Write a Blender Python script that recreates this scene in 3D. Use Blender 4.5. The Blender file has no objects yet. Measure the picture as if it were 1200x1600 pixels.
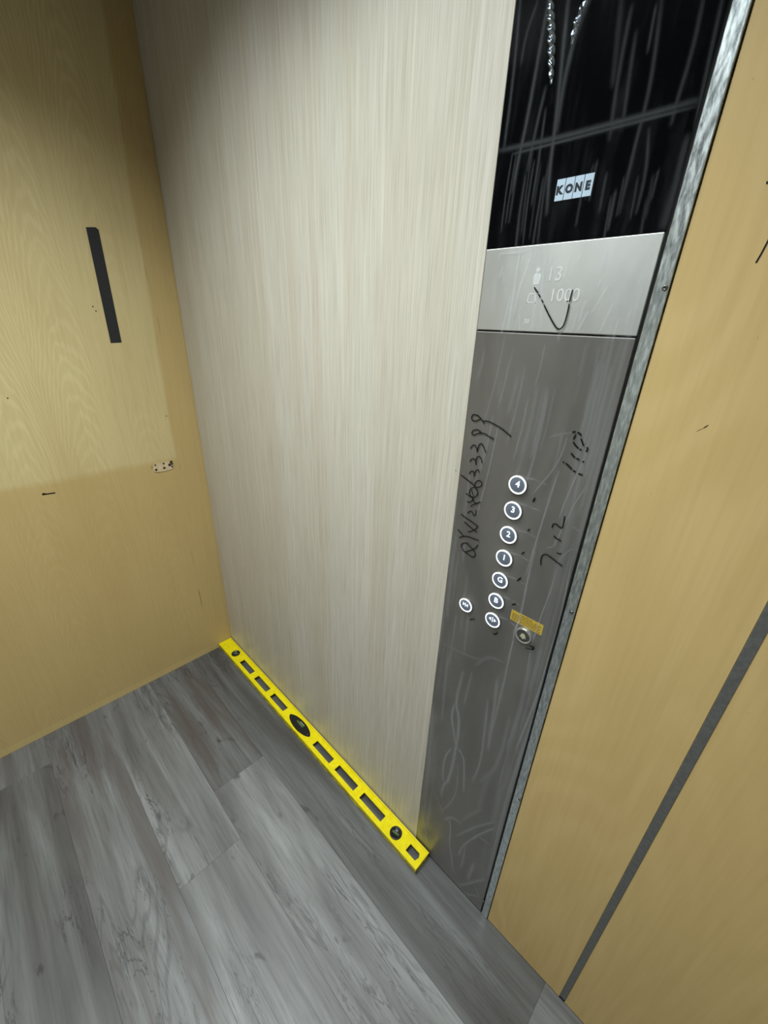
import bpy, bmesh, math, random
import numpy as np
from mathutils import Matrix, Vector

random.seed(7)
rng = np.random.default_rng(11)
scene = bpy.context.scene
COL = scene.collection

# ------------------------------------------------------------------ camera
# wall with the control panel: plane y = 0, x runs along it from the corner; left wall: plane x = 0; floor: z = 0 (metres)
CAM = np.array([1.5992, -0.6141, 1.45])
F_PX, PITCH, ROLL, YAW = 635.96, 0.433, 0.0388, -0.7651
_fw = np.array([math.sin(YAW)*math.cos(PITCH), math.cos(YAW)*math.cos(PITCH), -math.sin(PITCH)])
_r = np.cross(_fw, [0, 0, 1.0]); _r /= np.linalg.norm(_r); _u = np.cross(_r, _fw)
_rt = math.cos(ROLL)*_r + math.sin(ROLL)*_u
_up = np.cross(_rt, _fw)
cam_data = bpy.data.cameras.new('camera')
cam_data.sensor_fit = 'VERTICAL'; cam_data.sensor_height = 36.0; cam_data.sensor_width = 27.0
cam_data.lens = 36.0*F_PX/1600.0
cam_data.clip_start = 0.01
cam = bpy.data.objects.new('camera', cam_data); COL.objects.link(cam)
m = Matrix.Identity(4)
for i in range(3):
    m[i][0], m[i][1], m[i][2], m[i][3] = _rt[i], _up[i], -_fw[i], CAM[i]
cam.matrix_world = m
scene.camera = cam

def ray(px, py): return _fw + _rt*(px-600)/F_PX - _up*(py-800)/F_PX
def on_wall(px, py, y0=0.0):           # pixel -> (x, z) on the plane y = y0
    d = ray(px, py); t = (y0-CAM[1])/d[1]; q = CAM+t*d; return float(q[0]), float(q[2])
def on_left(px, py):                    # pixel -> (y, z) on the left wall
    d = ray(px, py); t = -CAM[0]/d[0]; q = CAM+t*d; return float(q[1]), float(q[2])

# ------------------------------------------------------------------ world, exposure
world = bpy.data.worlds.new('world'); scene.world = world; world.use_nodes = True
world.node_tree.nodes['Background'].inputs[0].default_value = (0.02, 0.021, 0.023, 1)
world.node_tree.nodes['Background'].inputs[1].default_value = 1.0
vs = scene.view_settings
vs.view_transform = 'Standard'; vs.look = 'None'; vs.gamma = 1.0; vs.use_curve_mapping = False
vs.exposure = 0.0

# the cabin
ROOM_X, ROOM_Y, ROOM_Z = 2.15, -1.50, 2.29
# recessed ceiling downlights: x, y, watts; wide beams (120 degrees)
DOWNLIGHTS = [(0.65, -0.50, 4.2, 'recessed ceiling downlight beside the oak panel, towards the plywood corner'),
              (1.08, -0.50, 7.5, 'recessed ceiling downlight beside the oak panel, towards the control panel'),
              (0.65, -0.95, 4.6, 'recessed ceiling downlight beside the grey wall, towards the plywood wall'),
              (1.48, -0.95, 8.5, 'recessed ceiling downlight beside the grey wall, opposite the control panel')]
DOWNLIGHT_RADIUS = 0.15
LAMP_COLOR = (0.92, 1.0, 0.985)

# ------------------------------------------------------------------ helpers
def link(o, parent=None):
    COL.objects.link(o)
    if parent is not None: o.parent = parent
    return o
def mesh_obj(name, bm, mat, parent=None, smooth=False, loc=None):
    me = bpy.data.meshes.new(name); bm.normal_update(); bm.to_mesh(me); bm.free()
    if mat: me.materials.append(mat)
    if smooth:
        for p in me.polygons: p.use_smooth = True
    o = bpy.data.objects.new(name, me); link(o, parent)
    if loc is not None: o.location = loc
    return o
def pydata_obj(name, verts, faces, mat, parent=None, smooth=False):
    me = bpy.data.meshes.new(name); me.from_pydata([tuple(v) for v in verts], [], faces); me.update()
    if mat: me.materials.append(mat)
    if smooth:
        for p in me.polygons: p.use_smooth = True
    o = bpy.data.objects.new(name, me); return link(o, parent)
def empty(name, loc=(0, 0, 0)):
    o = bpy.data.objects.new(name, None); o.location = loc; o.empty_display_size = 0.05; return link(o)
def tag(o, label, cat, group=None):
    o['label'] = label; o['category'] = cat
    if group: o['group'] = group
    return o
def structure(o): o['kind'] = 'structure'; return o
def rel(o, parent):                      # parent a world-built mesh under an empty that has a location
    o.parent = parent; o.matrix_parent_inverse = Matrix.Translation(-Vector(parent.location)); return o
def add_box(bm, x0, x1, y0, y1, z0, z1, bev=0.0, seg=2):
    r = bmesh.ops.create_cube(bm, size=1.0)
    vs_ = r['verts']
    for v in vs_:
        v.co = Vector((x0+(v.co.x+.5)*(x1-x0), y0+(v.co.y+.5)*(y1-y0), z0+(v.co.z+.5)*(z1-z0)))
    if bev > 0:
        es = list({e for v in vs_ for e in v.link_edges})
        bmesh.ops.bevel(bm, geom=es, offset=bev, segments=seg, affect='EDGES', profile=0.5)
def box(name, x0, x1, y0, y1, z0, z1, mat, parent=None, bev=0.0, seg=2):
    bm = bmesh.new(); add_box(bm, x0, x1, y0, y1, z0, z1, bev, seg); return mesh_obj(name, bm, mat, parent)
def lathe_y(bm, cx, cz, prof, n=40, close=True):
    """profile [(r, y)] revolved about an axis along y through (cx, cz)"""
    rings = []
    for r, y in prof:
        rings.append([bm.verts.new((cx+r*math.cos(2*math.pi*k/n), y, cz+r*math.sin(2*math.pi*k/n))) for k in range(n)])
    for a, b in zip(rings[:-1], rings[1:]):
        for k in range(n): bm.faces.new((a[k], a[(k+1) % n], b[(k+1) % n], b[k]))
    if close: bm.faces.new(rings[-1])
    bmesh.ops.recalc_face_normals(bm, faces=bm.faces)
def lathe_z(bm, cx, cy, prof, n=40):
    rings = []
    for r, z in prof:
        rings.append([bm.verts.new((cx+r*math.cos(2*math.pi*k/n), cy+r*math.sin(2*math.pi*k/n), z)) for k in range(n)])
    for a, b in zip(rings[:-1], rings[1:]):
        for k in range(n): bm.faces.new((a[k], a[(k+1) % n], b[(k+1) % n], b[k]))
    bm.faces.new(rings[-1])
    bmesh.ops.recalc_face_normals(bm, faces=bm.faces)

# ------------------------------------------------------------------ material helper
class Mat:
    def __init__(s, name):
        s.m = bpy.data.materials.new(name); s.m.use_nodes = True
        s.t = s.m.node_tree; s.n = s.t.nodes; s.b = s.n['Principled BSDF']; s.out = s.n['Material Output']
    def node(s, kind, **kw):
        n = s.n.new(kind)
        for k, v in kw.items(): setattr(n, k, v)
        return n
    def set(s, sock, v):
        if hasattr(v, 'is_linked') or isinstance(v, bpy.types.NodeSocket): s.t.links.new(v, sock)
        else: sock.default_value = v
    def coords(s, kind='Object'): return s.node('ShaderNodeTexCoord').outputs[kind]
    def mapping(s, v, scale=(1, 1, 1), loc=(0, 0, 0), rot=(0, 0, 0)):
        n = s.node('ShaderNodeMapping'); s.set(n.inputs[0], v)
        n.inputs['Location'].default_value = loc; n.inputs['Rotation'].default_value = rot; n.inputs['Scale'].default_value = scale
        return n.outputs[0]
    def noise(s, v, scale=1.0, detail=3.0, rough=0.5, dist=0.0):
        n = s.node('ShaderNodeTexNoise'); s.set(n.inputs['Vector'], v)
        n.inputs['Scale'].default_value = scale; n.inputs['Detail'].default_value = detail
        n.inputs['Roughness'].default_value = rough; n.inputs['Distortion'].default_value = dist
        return n.outputs[0]
    def voro(s, v, scale=1.0):
        n = s.node('ShaderNodeTexVoronoi'); s.set(n.inputs['Vector'], v); n.inputs['Scale'].default_value = scale
        return n.outputs['Distance']
    def math(s, op, a, b=0.0, c=0.0, clamp=False):
        n = s.node('ShaderNodeMath', operation=op, use_clamp=clamp)
        s.set(n.inputs[0], a); s.set(n.inputs[1], b); s.set(n.inputs[2], c); return n.outputs[0]
    def rng(s, v, a, b, c=0.0, d=1.0, smooth=True):
        n = s.node('ShaderNodeMapRange', interpolation_type='SMOOTHSTEP' if smooth else 'LINEAR')
        s.set(n.inputs[0], v)
        for i, q in enumerate((a, b, c, d)): s.set(n.inputs[1+i], q)
        return n.outputs[0]
    def mix(s, f, a, b, mode='MIX'):
        n = s.node('ShaderNodeMix', data_type='RGBA', blend_type=mode)
        s.set(n.inputs[0], f); s.set(n.inputs[6], a if not isinstance(a, tuple) else (*a, 1)); s.set(n.inputs[7], b if not isinstance(b, tuple) else (*b, 1))
        return n.outputs[2]
    def ramp(s, v, stops):
        n = s.node('ShaderNodeValToRGB'); s.set(n.inputs[0], v)
        e = n.color_ramp.elements
        while len(e) < len(stops): e.new(0.5)
        for q, (p, c) in zip(e, stops): q.position = p; q.color = (*c, 1)
        return n.outputs[0]
    def xyz(s, v):
        n = s.node('ShaderNodeSeparateXYZ'); s.set(n.inputs[0], v); return n.outputs
    def bump(s, h, strength=0.1, dist=0.002):
        n = s.node('ShaderNodeBump'); n.inputs['Strength'].default_value = strength; n.inputs['Distance'].default_value = dist
        s.set(n.inputs['Height'], h); s.set(s.b.inputs['Normal'], n.outputs[0])
    def base(s, c, rough=0.5, metal=0.0, spec=0.5):
        s.set(s.b.inputs['Base Color'], (*c, 1) if isinstance(c, tuple) else c)
        s.set(s.b.inputs['Roughness'], rough); s.set(s.b.inputs['Metallic'], metal)
        s.b.inputs['Specular IOR Level'].default_value = spec
        return s.m

def simple(name, c, rough=0.5, metal=0.0, spec=0.5, noise_amt=0.08, nscale=60):
    M = Mat(name); n = M.noise(M.coords(), nscale, 4)
    f = M.rng(n, 0.3, 0.7, 1-noise_amt, 1+noise_amt)
    col = M.node('ShaderNodeMix', data_type='RGBA', blend_type='MULTIPLY'); col.inputs[0].default_value = 1
    col.inputs[6].default_value = (*c, 1); M.set(col.inputs[7], f)
    return M.base(col.outputs[2], rough, metal, spec)
def emitter(name, c, strength, base=(0.8, 0.8, 0.8)):
    M = Mat(name); M.base(base, 0.4)
    M.b.inputs['Emission Color'].default_value = (*c, 1); M.b.inputs['Emission Strength'].default_value = strength
    return M.m

# ---- plywood (u: coordinate across the grain, z: along the grain)
def plywood(name, axis, seed, pale, tan, left=False):
    M = Mat(name); o = M.coords()
    p = M.xyz(o); u = p[1] if axis == 'y' else p[0]; z = p[2]
    def vec(su, sz, off):
        n = M.node('ShaderNodeCombineXYZ')
        M.set(n.inputs[0], M.math('MULTIPLY_ADD', u, su, off)); M.set(n.inputs[2], M.math('MULTIPLY_ADD', z, sz, off*.37)); n.inputs[1].default_value = seed
        return n.outputs[0]
    warp = M.noise(vec(3.2, 0.75, seed), 1.0, 2.0, 0.45, 0.15)
    rings = M.math('SINE', M.math('MULTIPLY', warp, 150.0))
    rings = M.rng(rings, -0.6, 1.0)
    fine = M.noise(vec(140, 5, seed+3), 1.0, 4.0, 0.6)
    blot = M.noise(vec(5, 1.3, seed+9), 1.0, 3.0, 0.55)
    fade = M.rng(M.noise(vec(2.5, 1.0, seed+5), 1.0, 2.0), 0.35, 0.65, 0.15, 1.0)
    k = M.math('MULTIPLY', rings, fade)
    if left:
        wv = M.math('MULTIPLY_ADD', M.noise(vec(2.0, 0.9, 44.0), 1.0, 2.0), 0.10, 0.0)
        uu = M.math('ADD', u, wv)
        cell = M.math('SUBTRACT', M.math('MULTIPLY', M.math('PINGPONG', M.math('ADD', uu, 3.03), 0.085), 1.0), 0.0)
        par = M.math('MULTIPLY', M.math('MULTIPLY', cell, cell), 62.0)
        nz = M.math('MULTIPLY', M.noise(vec(16, 2.6, 13.0), 1.0, 3.0, 0.55), 0.26)
        ph = M.math('ADD', M.math('ADD', z, par), nz)
        cath = M.rng(M.math('SINE', M.math('MULTIPLY', ph, 105.0)), -0.2, 1.0)
        fade2 = M.rng(M.noise(vec(3.0, 1.6, 51.0), 1.0, 2.0), 0.36, 0.60, 0.10, 1.0)
        k = M.math('MULTIPLY', cath, fade2)
        wob = M.math('MULTIPLY_ADD', M.noise(vec(0, 6, 2.0), 1.0, 2.0), 0.016, -0.008)
        edge = M.math('ADD', M.math('MULTIPLY_ADD', z, 0.020, -0.124), wob)      # the paler field ends before the corner
        a = M.rng(M.math('SUBTRACT', u, edge), -0.006, 0.009, 1.0, 0.0)
        wob2 = M.math('MULTIPLY_ADD', M.noise(vec(9, 0, 4.0), 1.0, 2.0), 0.014, -0.007)
        b = M.rng(M.math('ADD', z, wob2), 0.940, 0.972, 0.0, 1.0)
        field = M.math('MULTIPLY', a, b)
        c = M.mix(field, tan, pale)
        k = M.math('MULTIPLY', k, M.math('MULTIPLY_ADD', field, 0.75, 0.25))
    else:
        c = M.mix(M.rng(blot, 0.3, 0.75), tan, pale)
    c = M.mix(M.math('MULTIPLY', k, 0.34 if left else 0.22), c, (min(1, pale[0]*1.22), min(1, pale[1]*1.25), pale[2]*1.42))
    c = M.mix(M.rng(fine, 0.35, 0.75, 0.0, 0.20), c, (tan[0]*.72, tan[1]*.68, tan[2]*.6))
    c = M.mix(M.rng(blot, 0.40, 0.8, 0.0, 0.32 if left else 0.45), c, (tan[0]*.80, tan[1]*.74, tan[2]*.62))
    if left:
        # split veneer along the edge of the paler field, worn pale rim at the foot
        crack = M.rng(M.noise(vec(260, 5.5, 21.0), 1.0, 3.0, 0.6), 0.63, 0.72)
        near = M.rng(M.math('ABSOLUTE', M.math('SUBTRACT', u, M.math('ADD', edge, 0.010))), 0.004, 0.016, 1.0, 0.0)
        c = M.mix(M.math('MULTIPLY', M.math('MULTIPLY', crack, near), 0.75), c, (0.09, 0.05, 0.02))
        foot = M.rng(M.math('ADD', z, M.math('MULTIPLY', fine, 0.010)), 0.030, 0.040, 1.0, 0.0)
        c = M.mix(M.math('MULTIPLY', foot, 0.4), c, (pale[0]*1.05, pale[1]*1.0, pale[2]*.85))
    speck = M.rng(M.noise(vec(190, 150, 31.0), 1.0, 0.0), 0.87, 0.90)
    c = M.mix(M.math('MULTIPLY', speck, 0.25), c, (0.14, 0.08, 0.03))
    M.bump(fine, 0.10, 0.0008)
    return M.base(c, 0.52, 0.0, 0.35)

PALE = (0.66, 0.535, 0.275); TAN = (0.585, 0.425, 0.185)
M_ply_left = plywood('plywood_left', 'y', 1.7, PALE, TAN, left=True)
M_ply_right = plywood('plywood_right', 'x', 8.3, (0.67, 0.495, 0.228), (0.615, 0.437, 0.185))

def laminate():
    M = Mat('pale_oak_laminate'); o = M.coords()
    a = M.noise(M.mapping(o, (420, 1, 7)), 1.0, 3.0, 0.6)
    b = M.noise(M.mapping(o, (95, 1, 1.6)), 1.0, 3.0, 0.55)
    c_ = M.noise(M.mapping(o, (14, 1, 0.5)), 1.0, 2.0, 0.5)
    c = M.mix(M.rng(c_, 0.3, 0.7), (0.56, 0.515, 0.435), (0.605, 0.572, 0.505))
    c = M.mix(M.rng(a, 0.40, 0.70, 0.0, 0.55), c, (0.37, 0.325, 0.26))
    c = M.mix(M.rng(b, 0.48, 0.72, 0.0, 0.38), c, (0.72, 0.69, 0.62))
    M.bump(a, 0.08, 0.0006)
    return M.base(c, 0.42, 0.0, 0.45)
M_lam = laminate()

def vinyl():
    M = Mat('grey_wood_vinyl'); o = M.coords()
    info = M.node('ShaderNodeObjectInfo')
    tone = M.node('ShaderNodeAttribute', attribute_type='OBJECT', attribute_name='tone').outputs['Fac']
    warmv = M.node('ShaderNodeAttribute', attribute_type='OBJECT', attribute_name='warm').outputs['Fac']
    off = M.math('MULTIPLY', info.outputs['Random'], 60.0)
    add = M.node('ShaderNodeVectorMath', operation='ADD'); M.set(add.inputs[0], o)
    cmb = M.node('ShaderNodeCombineXYZ')
    for i in range(3): M.set(cmb.inputs[i], off)
    M.set(add.inputs[1], cmb.outputs[0]); v = add.outputs[0]
    band = M.noise(M.mapping(v, (1.3, 15, 1)), 1.0, 4.0, 0.55, 0.5)
    grain = M.noise(M.mapping(v, (7, 150, 1)), 1.0, 5.0, 0.65, 0.2)
    warp = M.noise(M.mapping(v, (1.6, 8.5, 1)), 1.0, 2.5, 0.5, 0.5)
    lines = M.rng(M.math('SINE', M.math('MULTIPLY', warp, 95.0)), 0.45, 1.0)
    zone = M.rng(M.noise(M.mapping(v, (2.2, 7, 3)), 1.0, 2.0), 0.48, 0.62)
    knot = M.rng(M.noise(M.mapping(v, (7, 16, 5)), 1.0, 3.0, 0.6, 0.8), 0.635, 0.74)
    crackn = M.noise(M.mapping(v, (3.0, 34, 7)), 1.0, 4.0, 0.6, 1.2)
    crack = M.rng(M.math('ABSOLUTE', M.math('SUBTRACT', crackn, 0.5)), 0.0, 0.018, 1.0, 0.0)
    c = M.ramp(band, [(0.28, (0.085, 0.084, 0.092)), (0.46, (0.150, 0.148, 0.152)), (0.58, (0.205, 0.208, 0.215)), (0.78, (0.318, 0.323, 0.340))])
    c = M.mix(M.math('MULTIPLY', lines, M.math('MULTIPLY', zone, 0.42)), c, (0.062, 0.060, 0.066))
    c = M.mix(M.rng(grain, 0.42, 0.72, 0.0, 0.42), c, (0.075, 0.072, 0.076))
    c = M.mix(M.math('MULTIPLY', M.math('MULTIPLY', crack, zone), 0.72), c, (0.035, 0.033, 0.038))
    c = M.mix(M.math('MULTIPLY', knot, 0.72), c, (0.042, 0.041, 0.045))
    c = M.mix(M.math('MULTIPLY', warmv, M.rng(band, 0.55, 0.35)), c, (0.13, 0.095, 0.085))
    mul = M.node('ShaderNodeMix', data_type='RGBA', blend_type='MULTIPLY'); mul.inputs[0].default_value = 1.0
    M.set(mul.inputs[6], c); M.set(mul.inputs[7], tone)
    M.bump(grain, 0.10, 0.0006)
    return M.base(mul.outputs[2], M.rng(grain, 0.3, 0.7, 0.36, 0.50), 0.0, 0.5)
M_vinyl = vinyl()

def steel(name, c, rough, amt=0.12, metal=0.85):
    M = Mat(name); o = M.coords()
    a = M.noise(M.mapping(o, (6, 1, 500)), 1.0, 3.0)
    b = M.noise(M.mapping(o, (9, 1, 3.0)), 1.0, 3.0, 0.6, 0.6)
    cc = M.mix(M.rng(b, 0.3, 0.7), tuple(q*(1-amt) for q in c), tuple(q*(1+amt) for q in c))
    M.bump(a, 0.05, 0.0003)
    return M.base(cc, M.rng(b, 0.3, 0.7, rough-.05, rough+.05), metal)
M_steel_dark = steel('brushed_steel_dark', (0.245, 0.234, 0.220), 0.47, 0.12, 0.66)
M_steel_light = steel('satin_steel_light', (0.70, 0.71, 0.69), 0.50, 0.06)
M_chrome = steel('polished_steel', (0.72, 0.72, 0.72), 0.14, 0.05)

def galv():
    M = Mat('galvanised_steel'); o = M.coords()
    a = M.noise(M.mapping(o, (260, 1, 60), rot=(0, 0.7, 0)), 1.0, 4.0, 0.6)
    b = M.noise(M.mapping(o, (40, 1, 9)), 1.0, 3.0)
    c = M.mix(M.rng(a, 0.35, 0.7), (0.50, 0.56, 0.585), (0.84, 0.91, 0.93))
    c = M.mix(M.rng(b, 0.45, 0.75, 0.0, 0.5), c, (0.40, 0.43, 0.44))
    M.bump(a, 0.35, 0.0006)
    return M.base(c, M.rng(a, 0.3, 0.7, 0.26, 0.42), 0.95)
M_galv = galv()
M_joint = simple('grey_joint_metal', (0.165, 0.168, 0.165), 0.45, 0.4, 0.5, 0.12, 140)
M_screw = simple('screw_zinc', (0.16, 0.16, 0.16), 0.35, 0.9)
M_black = simple('shadow_gap_black', (0.012, 0.012, 0.013), 0.6)
M_glass = simple('black_display_glass', (0.0022, 0.0025, 0.003), 0.06, 0.0, 0.04, 0.02)
M_tape = simple('black_cloth_tape', (0.020, 0.021, 0.023), 0.55, 0.0, 0.4, 0.25, 300)
M_ink = simple('black_marker_ink', (0.006, 0.006, 0.006), 0.45, 0.0, 0.3)
M_grey_wall = simple('dark_grey_wall_laminate', (0.33, 0.325, 0.31), 0.55, 0.0, 0.4, 0.08, 6)
M_ceiling = simple('dark_grey_ceiling_paint', (0.10, 0.10, 0.10), 0.7)
M_backing = simple('dark_backing_board', (0.03, 0.028, 0.025), 0.8)
M_base = simple('subfloor_board', (0.03, 0.03, 0.03), 0.9)

def yellow():
    M = Mat('yellow_painted_metal'); o = M.coords()
    n = M.noise(M.mapping(o, (60, 60, 60)), 1.0, 3.0); g = M.noise(M.mapping(o, (34, 220, 220)), 1.0, 4.0, 0.65)
    p = M.xyz(o)
    low = M.rng(p[2], 0.012, 0.0200, 1.0, 0.0)          # scuffed, dirty working edge
    c = M.mix(M.rng(n, 0.3, 0.7), (0.80, 0.66, 0.005), (0.88, 0.75, 0.012))
    c = M.mix(M.math('MULTIPLY', M.rng(g, 0.40, 0.54), M.math('MULTIPLY', low, 0.85)), c, (0.12, 0.095, 0.02))
    return M.base(c, 0.34, 0.0, 0.25)
M_yellow = yellow()
M_bezel = simple('black_plastic', (0.010, 0.011, 0.012), 0.32, 0.0, 0.5)
def vial_mat():
    M = Mat('green_vial_fluid'); M.base((0.16, 0.24, 0.10), 0.08)
    M.b.inputs['Transmission Weight'].default_value = 0.35
    return M.m
M_vial = vial_mat()
M_bubble = simple('vial_label_silver', (0.35, 0.36, 0.28), 0.3, 0.2)

M_ring = emitter('lit_white_ring', (0.80, 0.94, 1.0), 1.6)
M_num = emitter('lit_white_numeral', (0.74, 0.90, 1.0), 1.0)
M_cap = emitter('backlit_button_cap', (0.30, 0.36, 0.48), 0.075, (0.12, 0.14, 0.18))
M_cap_off = simple('button_cap_unlit_grey', (0.10, 0.105, 0.098), 0.2, 0.5)
M_bell = simple('pale_yellow_print', (0.50, 0.47, 0.30), 0.5)
M_logo = emitter('glowing_blue_logo_print', (0.55, 0.72, 0.86), 0.10, (0.50, 0.62, 0.74))  # printed logo tiles, with a faint glow added to their colour
M_navy = simple('navy_print', (0.008, 0.014, 0.028), 0.5)
M_sticker = simple('yellow_sticker_paper', (0.60, 0.42, 0.060), 0.5, 0.0, 0.4, 0.1, 200)
M_stickprint = simple('brown_sticker_print', (0.13, 0.075, 0.008), 0.6)
M_etch = simple('pale_etched_print', (0.70, 0.72, 0.70), 0.7)

def film_mat():
    M = Mat('clear_protective_film')
    crease = M.node('ShaderNodeAttribute', attribute_name='crease').outputs['Fac']
    dust = M.noise(M.mapping(M.coords(), (55, 1, 9)), 1.0, 4.0, 0.6)
    tr = M.node('ShaderNodeBsdfTransparent'); tr.inputs[0].default_value = (0.97, 0.97, 0.98, 1)
    gl = M.node('ShaderNodeBsdfGlossy'); gl.inputs['Roughness'].default_value = 0.16; gl.inputs['Color'].default_value = (0.95, 0.97, 1, 1)
    df = M.node('ShaderNodeBsdfDiffuse'); df.inputs[0].default_value = (0.72, 0.77, 0.84, 1)
    lw = M.node('ShaderNodeLayerWeight'); lw.inputs['Blend'].default_value = 0.5
    frs = M.math('MULTIPLY_ADD', M.math('POWER', lw.outputs['Facing'], 4.0), 0.35, 0.009)
    m1 = M.node('ShaderNodeMixShader'); M.set(m1.inputs[0], frs); M.set(m1.inputs[1], tr.outputs[0]); M.set(m1.inputs[2], gl.outputs[0])
    f = M.math('MULTIPLY_ADD', crease, 0.20, M.rng(dust, 0.45, 0.80, 0.0, 0.014))
    m2 = M.node('ShaderNodeMixShader'); M.set(m2.inputs[0], f); M.set(m2.inputs[1], m1.outputs[0]); M.set(m2.inputs[2], df.outputs[0])
    M.t.links.new(m2.outputs[0], M.out.inputs['Surface'])
    return M.m
M_film = film_mat()
def fold_mat():
    M = Mat('gathered_film_fold')
    tr = M.node('ShaderNodeBsdfTransparent'); gl = M.node('ShaderNodeBsdfGlossy'); gl.inputs['Roughness'].default_value = 0.10
    gl.inputs['Color'].default_value = (0.75, 0.85, 1, 1)
    mx = M.node('ShaderNodeMixShader'); mx.inputs[0].default_value = 0.22
    M.t.links.new(tr.outputs[0], mx.inputs[1]); M.t.links.new(gl.outputs[0], mx.inputs[2]); M.t.links.new(mx.outputs[0], M.out.inputs['Surface'])
    return M.m
M_fold = fold_mat()

# ================================================================== STRUCTURE
floor = structure(box('floor', -0.05, ROOM_X+0.05, ROOM_Y-0.05, 0.05, -0.05, -0.004, M_base))
rows = [0.0, -0.197, -0.380, -0.563, -0.746, -0.929, -1.112, -1.295, ROOM_Y]
joints = [[1.62], [0.632, 1.95], [0.818], [1.30], [0.140, 1.44], [0.95], [0.45, 1.7], [1.1]]
tones = [[0.60, 0.86], [0.72, 1.14, 1.1], [0.96, 1.04], [0.84, 0.93], [0.85, 0.74, 1.0], [0.85, 1.0], [0.9, 1.0, 1.0], [1, 1]]
warms = [[0.15, 0.1], [0.55, 0.0, 0], [0.0, 0.0], [0.35, 0.1], [0.1, 0.05, 0], [0, 0], [0, 0, 0], [0, 0]]
for i, (ya, yb) in enumerate(zip(rows[:-1], rows[1:])):
    xs = [0.0]+joints[i]+[ROOM_X]
    for j, (xa, xb) in enumerate(zip(xs[:-1], xs[1:])):
        g = 0.00012
        bm = bmesh.new()
        L2, W2 = (xb-xa)/2-g, (ya-yb)/2-g
        add_box(bm, -L2, L2, -W2, W2, -0.0045, 0.0, 0.0003, 1)
        p = mesh_obj('plank', bm, M_vinyl, floor, loc=((xa+xb)/2, (ya+yb)/2, 0))
        p['tone'] = float(tones[i][j]); p['warm'] = float(warms[i][j])

wall_left = structure(box('wall_left', -0.03, 0.0, ROOM_Y, 0.06, 0.0, ROOM_Z, M_ply_left))
wall_back = structure(box('wall_back', 0.0, ROOM_X, 0.020, 0.06, 0.0, ROOM_Z, M_backing))
box('laminate_panel', 0.0022, 1.2000, 0.0, 0.020, 0.001, ROOM_Z, M_lam, wall_back, 0.0006, 1)
box('plywood_panel', 1.4562, 1.6532, 0.0, 0.020, 0.001, ROOM_Z, M_ply_right, wall_back, 0.0006, 1)
box('plywood_panel', 1.6660, ROOM_X, 0.0, 0.020, 0.001, ROOM_Z, M_ply_right, wall_back, 0.0006, 1)
js = box('joint_strip', 1.6534, 1.6658, -0.0012, 0.020, 0.012, ROOM_Z, M_joint, wall_back, 0.0006, 1)
js['label'] = 'grey metal joint strip between the plywood panels'
structure(box('wall_front', 0.0, ROOM_X, ROOM_Y-0.03, ROOM_Y, 0.0, ROOM_Z, M_grey_wall))
structure(box('wall_right', ROOM_X, ROOM_X+0.03, ROOM_Y-0.03, 0.06, 0.0, ROOM_Z, M_grey_wall))
structure(box('ceiling', -0.03, ROOM_X+0.03, ROOM_Y-0.03, 0.06, ROOM_Z, ROOM_Z+0.04, M_ceiling))

# galvanised edge trim between control panel and plywood, with its screws
trim = structure(box('trim_1', 1.4388, 1.4546, -0.0030, 0.018, 0.002, ROOM_Z-0.002, M_galv, None, 0.0008, 2))
for px, py in ((1039, 450), (893, 957), (812, 1249), (755, 1408)):
    x, z = on_wall(px, py, -0.003)
    bm = bmesh.new()
    lathe_y(bm, min(x, 1.4515), z, [(0.0030, -0.0028), (0.0030, -0.0040), (0.0024, -0.0046), (0.0012, -0.0046), (0.0010, -0.0036)], 16)
    mesh_obj('screw', bm, M_screw, trim, True)

# ceiling downlights
M_diffuser = emitter('lamp_diffuser', LAMP_COLOR, 0.6)
for lx, ly, watts, lamp_label in DOWNLIGHTS:
    lamp = tag(empty('ceiling_downlight', (lx, ly, ROOM_Z)), lamp_label, 'lamp', 'ceiling downlights')
    bm = bmesh.new(); lathe_z(bm, lx, ly, [(DOWNLIGHT_RADIUS+.022, ROOM_Z), (DOWNLIGHT_RADIUS+.020, ROOM_Z-.010), (DOWNLIGHT_RADIUS+.004, ROOM_Z-.012), (DOWNLIGHT_RADIUS, ROOM_Z-.004)], 48)
    rel(mesh_obj('trim_ring', bm, M_ceiling, None, True), lamp)
    bm = bmesh.new(); lathe_z(bm, lx, ly, [(DOWNLIGHT_RADIUS-.001, ROOM_Z-.003), (DOWNLIGHT_RADIUS-.002, ROOM_Z-.006)], 48)
    rel(mesh_obj('diffuser', bm, M_diffuser), lamp)
    ld = bpy.data.lights.new('lamp_light', 'AREA'); ld.shape = 'DISK'; ld.size = 2*DOWNLIGHT_RADIUS; ld.energy = watts; ld.color = LAMP_COLOR; ld.spread = math.radians(124)
    lo = bpy.data.objects.new('lamp_light', ld); lo.location = (lx, ly, ROOM_Z-.013); link(lo); rel(lo, lamp)

# ================================================================== CONTROL PANEL
cop = tag(empty('elevator_control_panel', (1.317, 0.0, 0.0)),
          'tall steel and black glass elevator control panel with lit round buttons', 'control panel')
def part(o): return rel(o, cop)
PX0, PX1 = 1.2012, 1.4338
part(box('back_box', PX0, 1.4380, 0.0045, 0.0195, 0.002, ROOM_Z-.004, M_black))
lower_plate = part(box('lower_plate', PX0, PX1, -0.0006, 0.0045, 0.003, 1.4446, M_steel_dark, None, 0.0010, 2))
lower_plate['label'] = 'dark brushed steel lower plate carrying the buttons'
info_plate = part(box('information_plate', PX0, PX1, -0.0006, 0.0045, 1.4470, 1.5556, M_steel_light, None, 0.0008, 2))
info_plate['label'] = 'pale satin steel plate with etched capacity figures'
glass = part(box('display_glass', PX0, PX1, -0.0006, 0.0045, 1.5562, ROOM_Z-.006, M_glass, None, 0.0008, 2))
glass['label'] = 'glossy black display glass'

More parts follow.
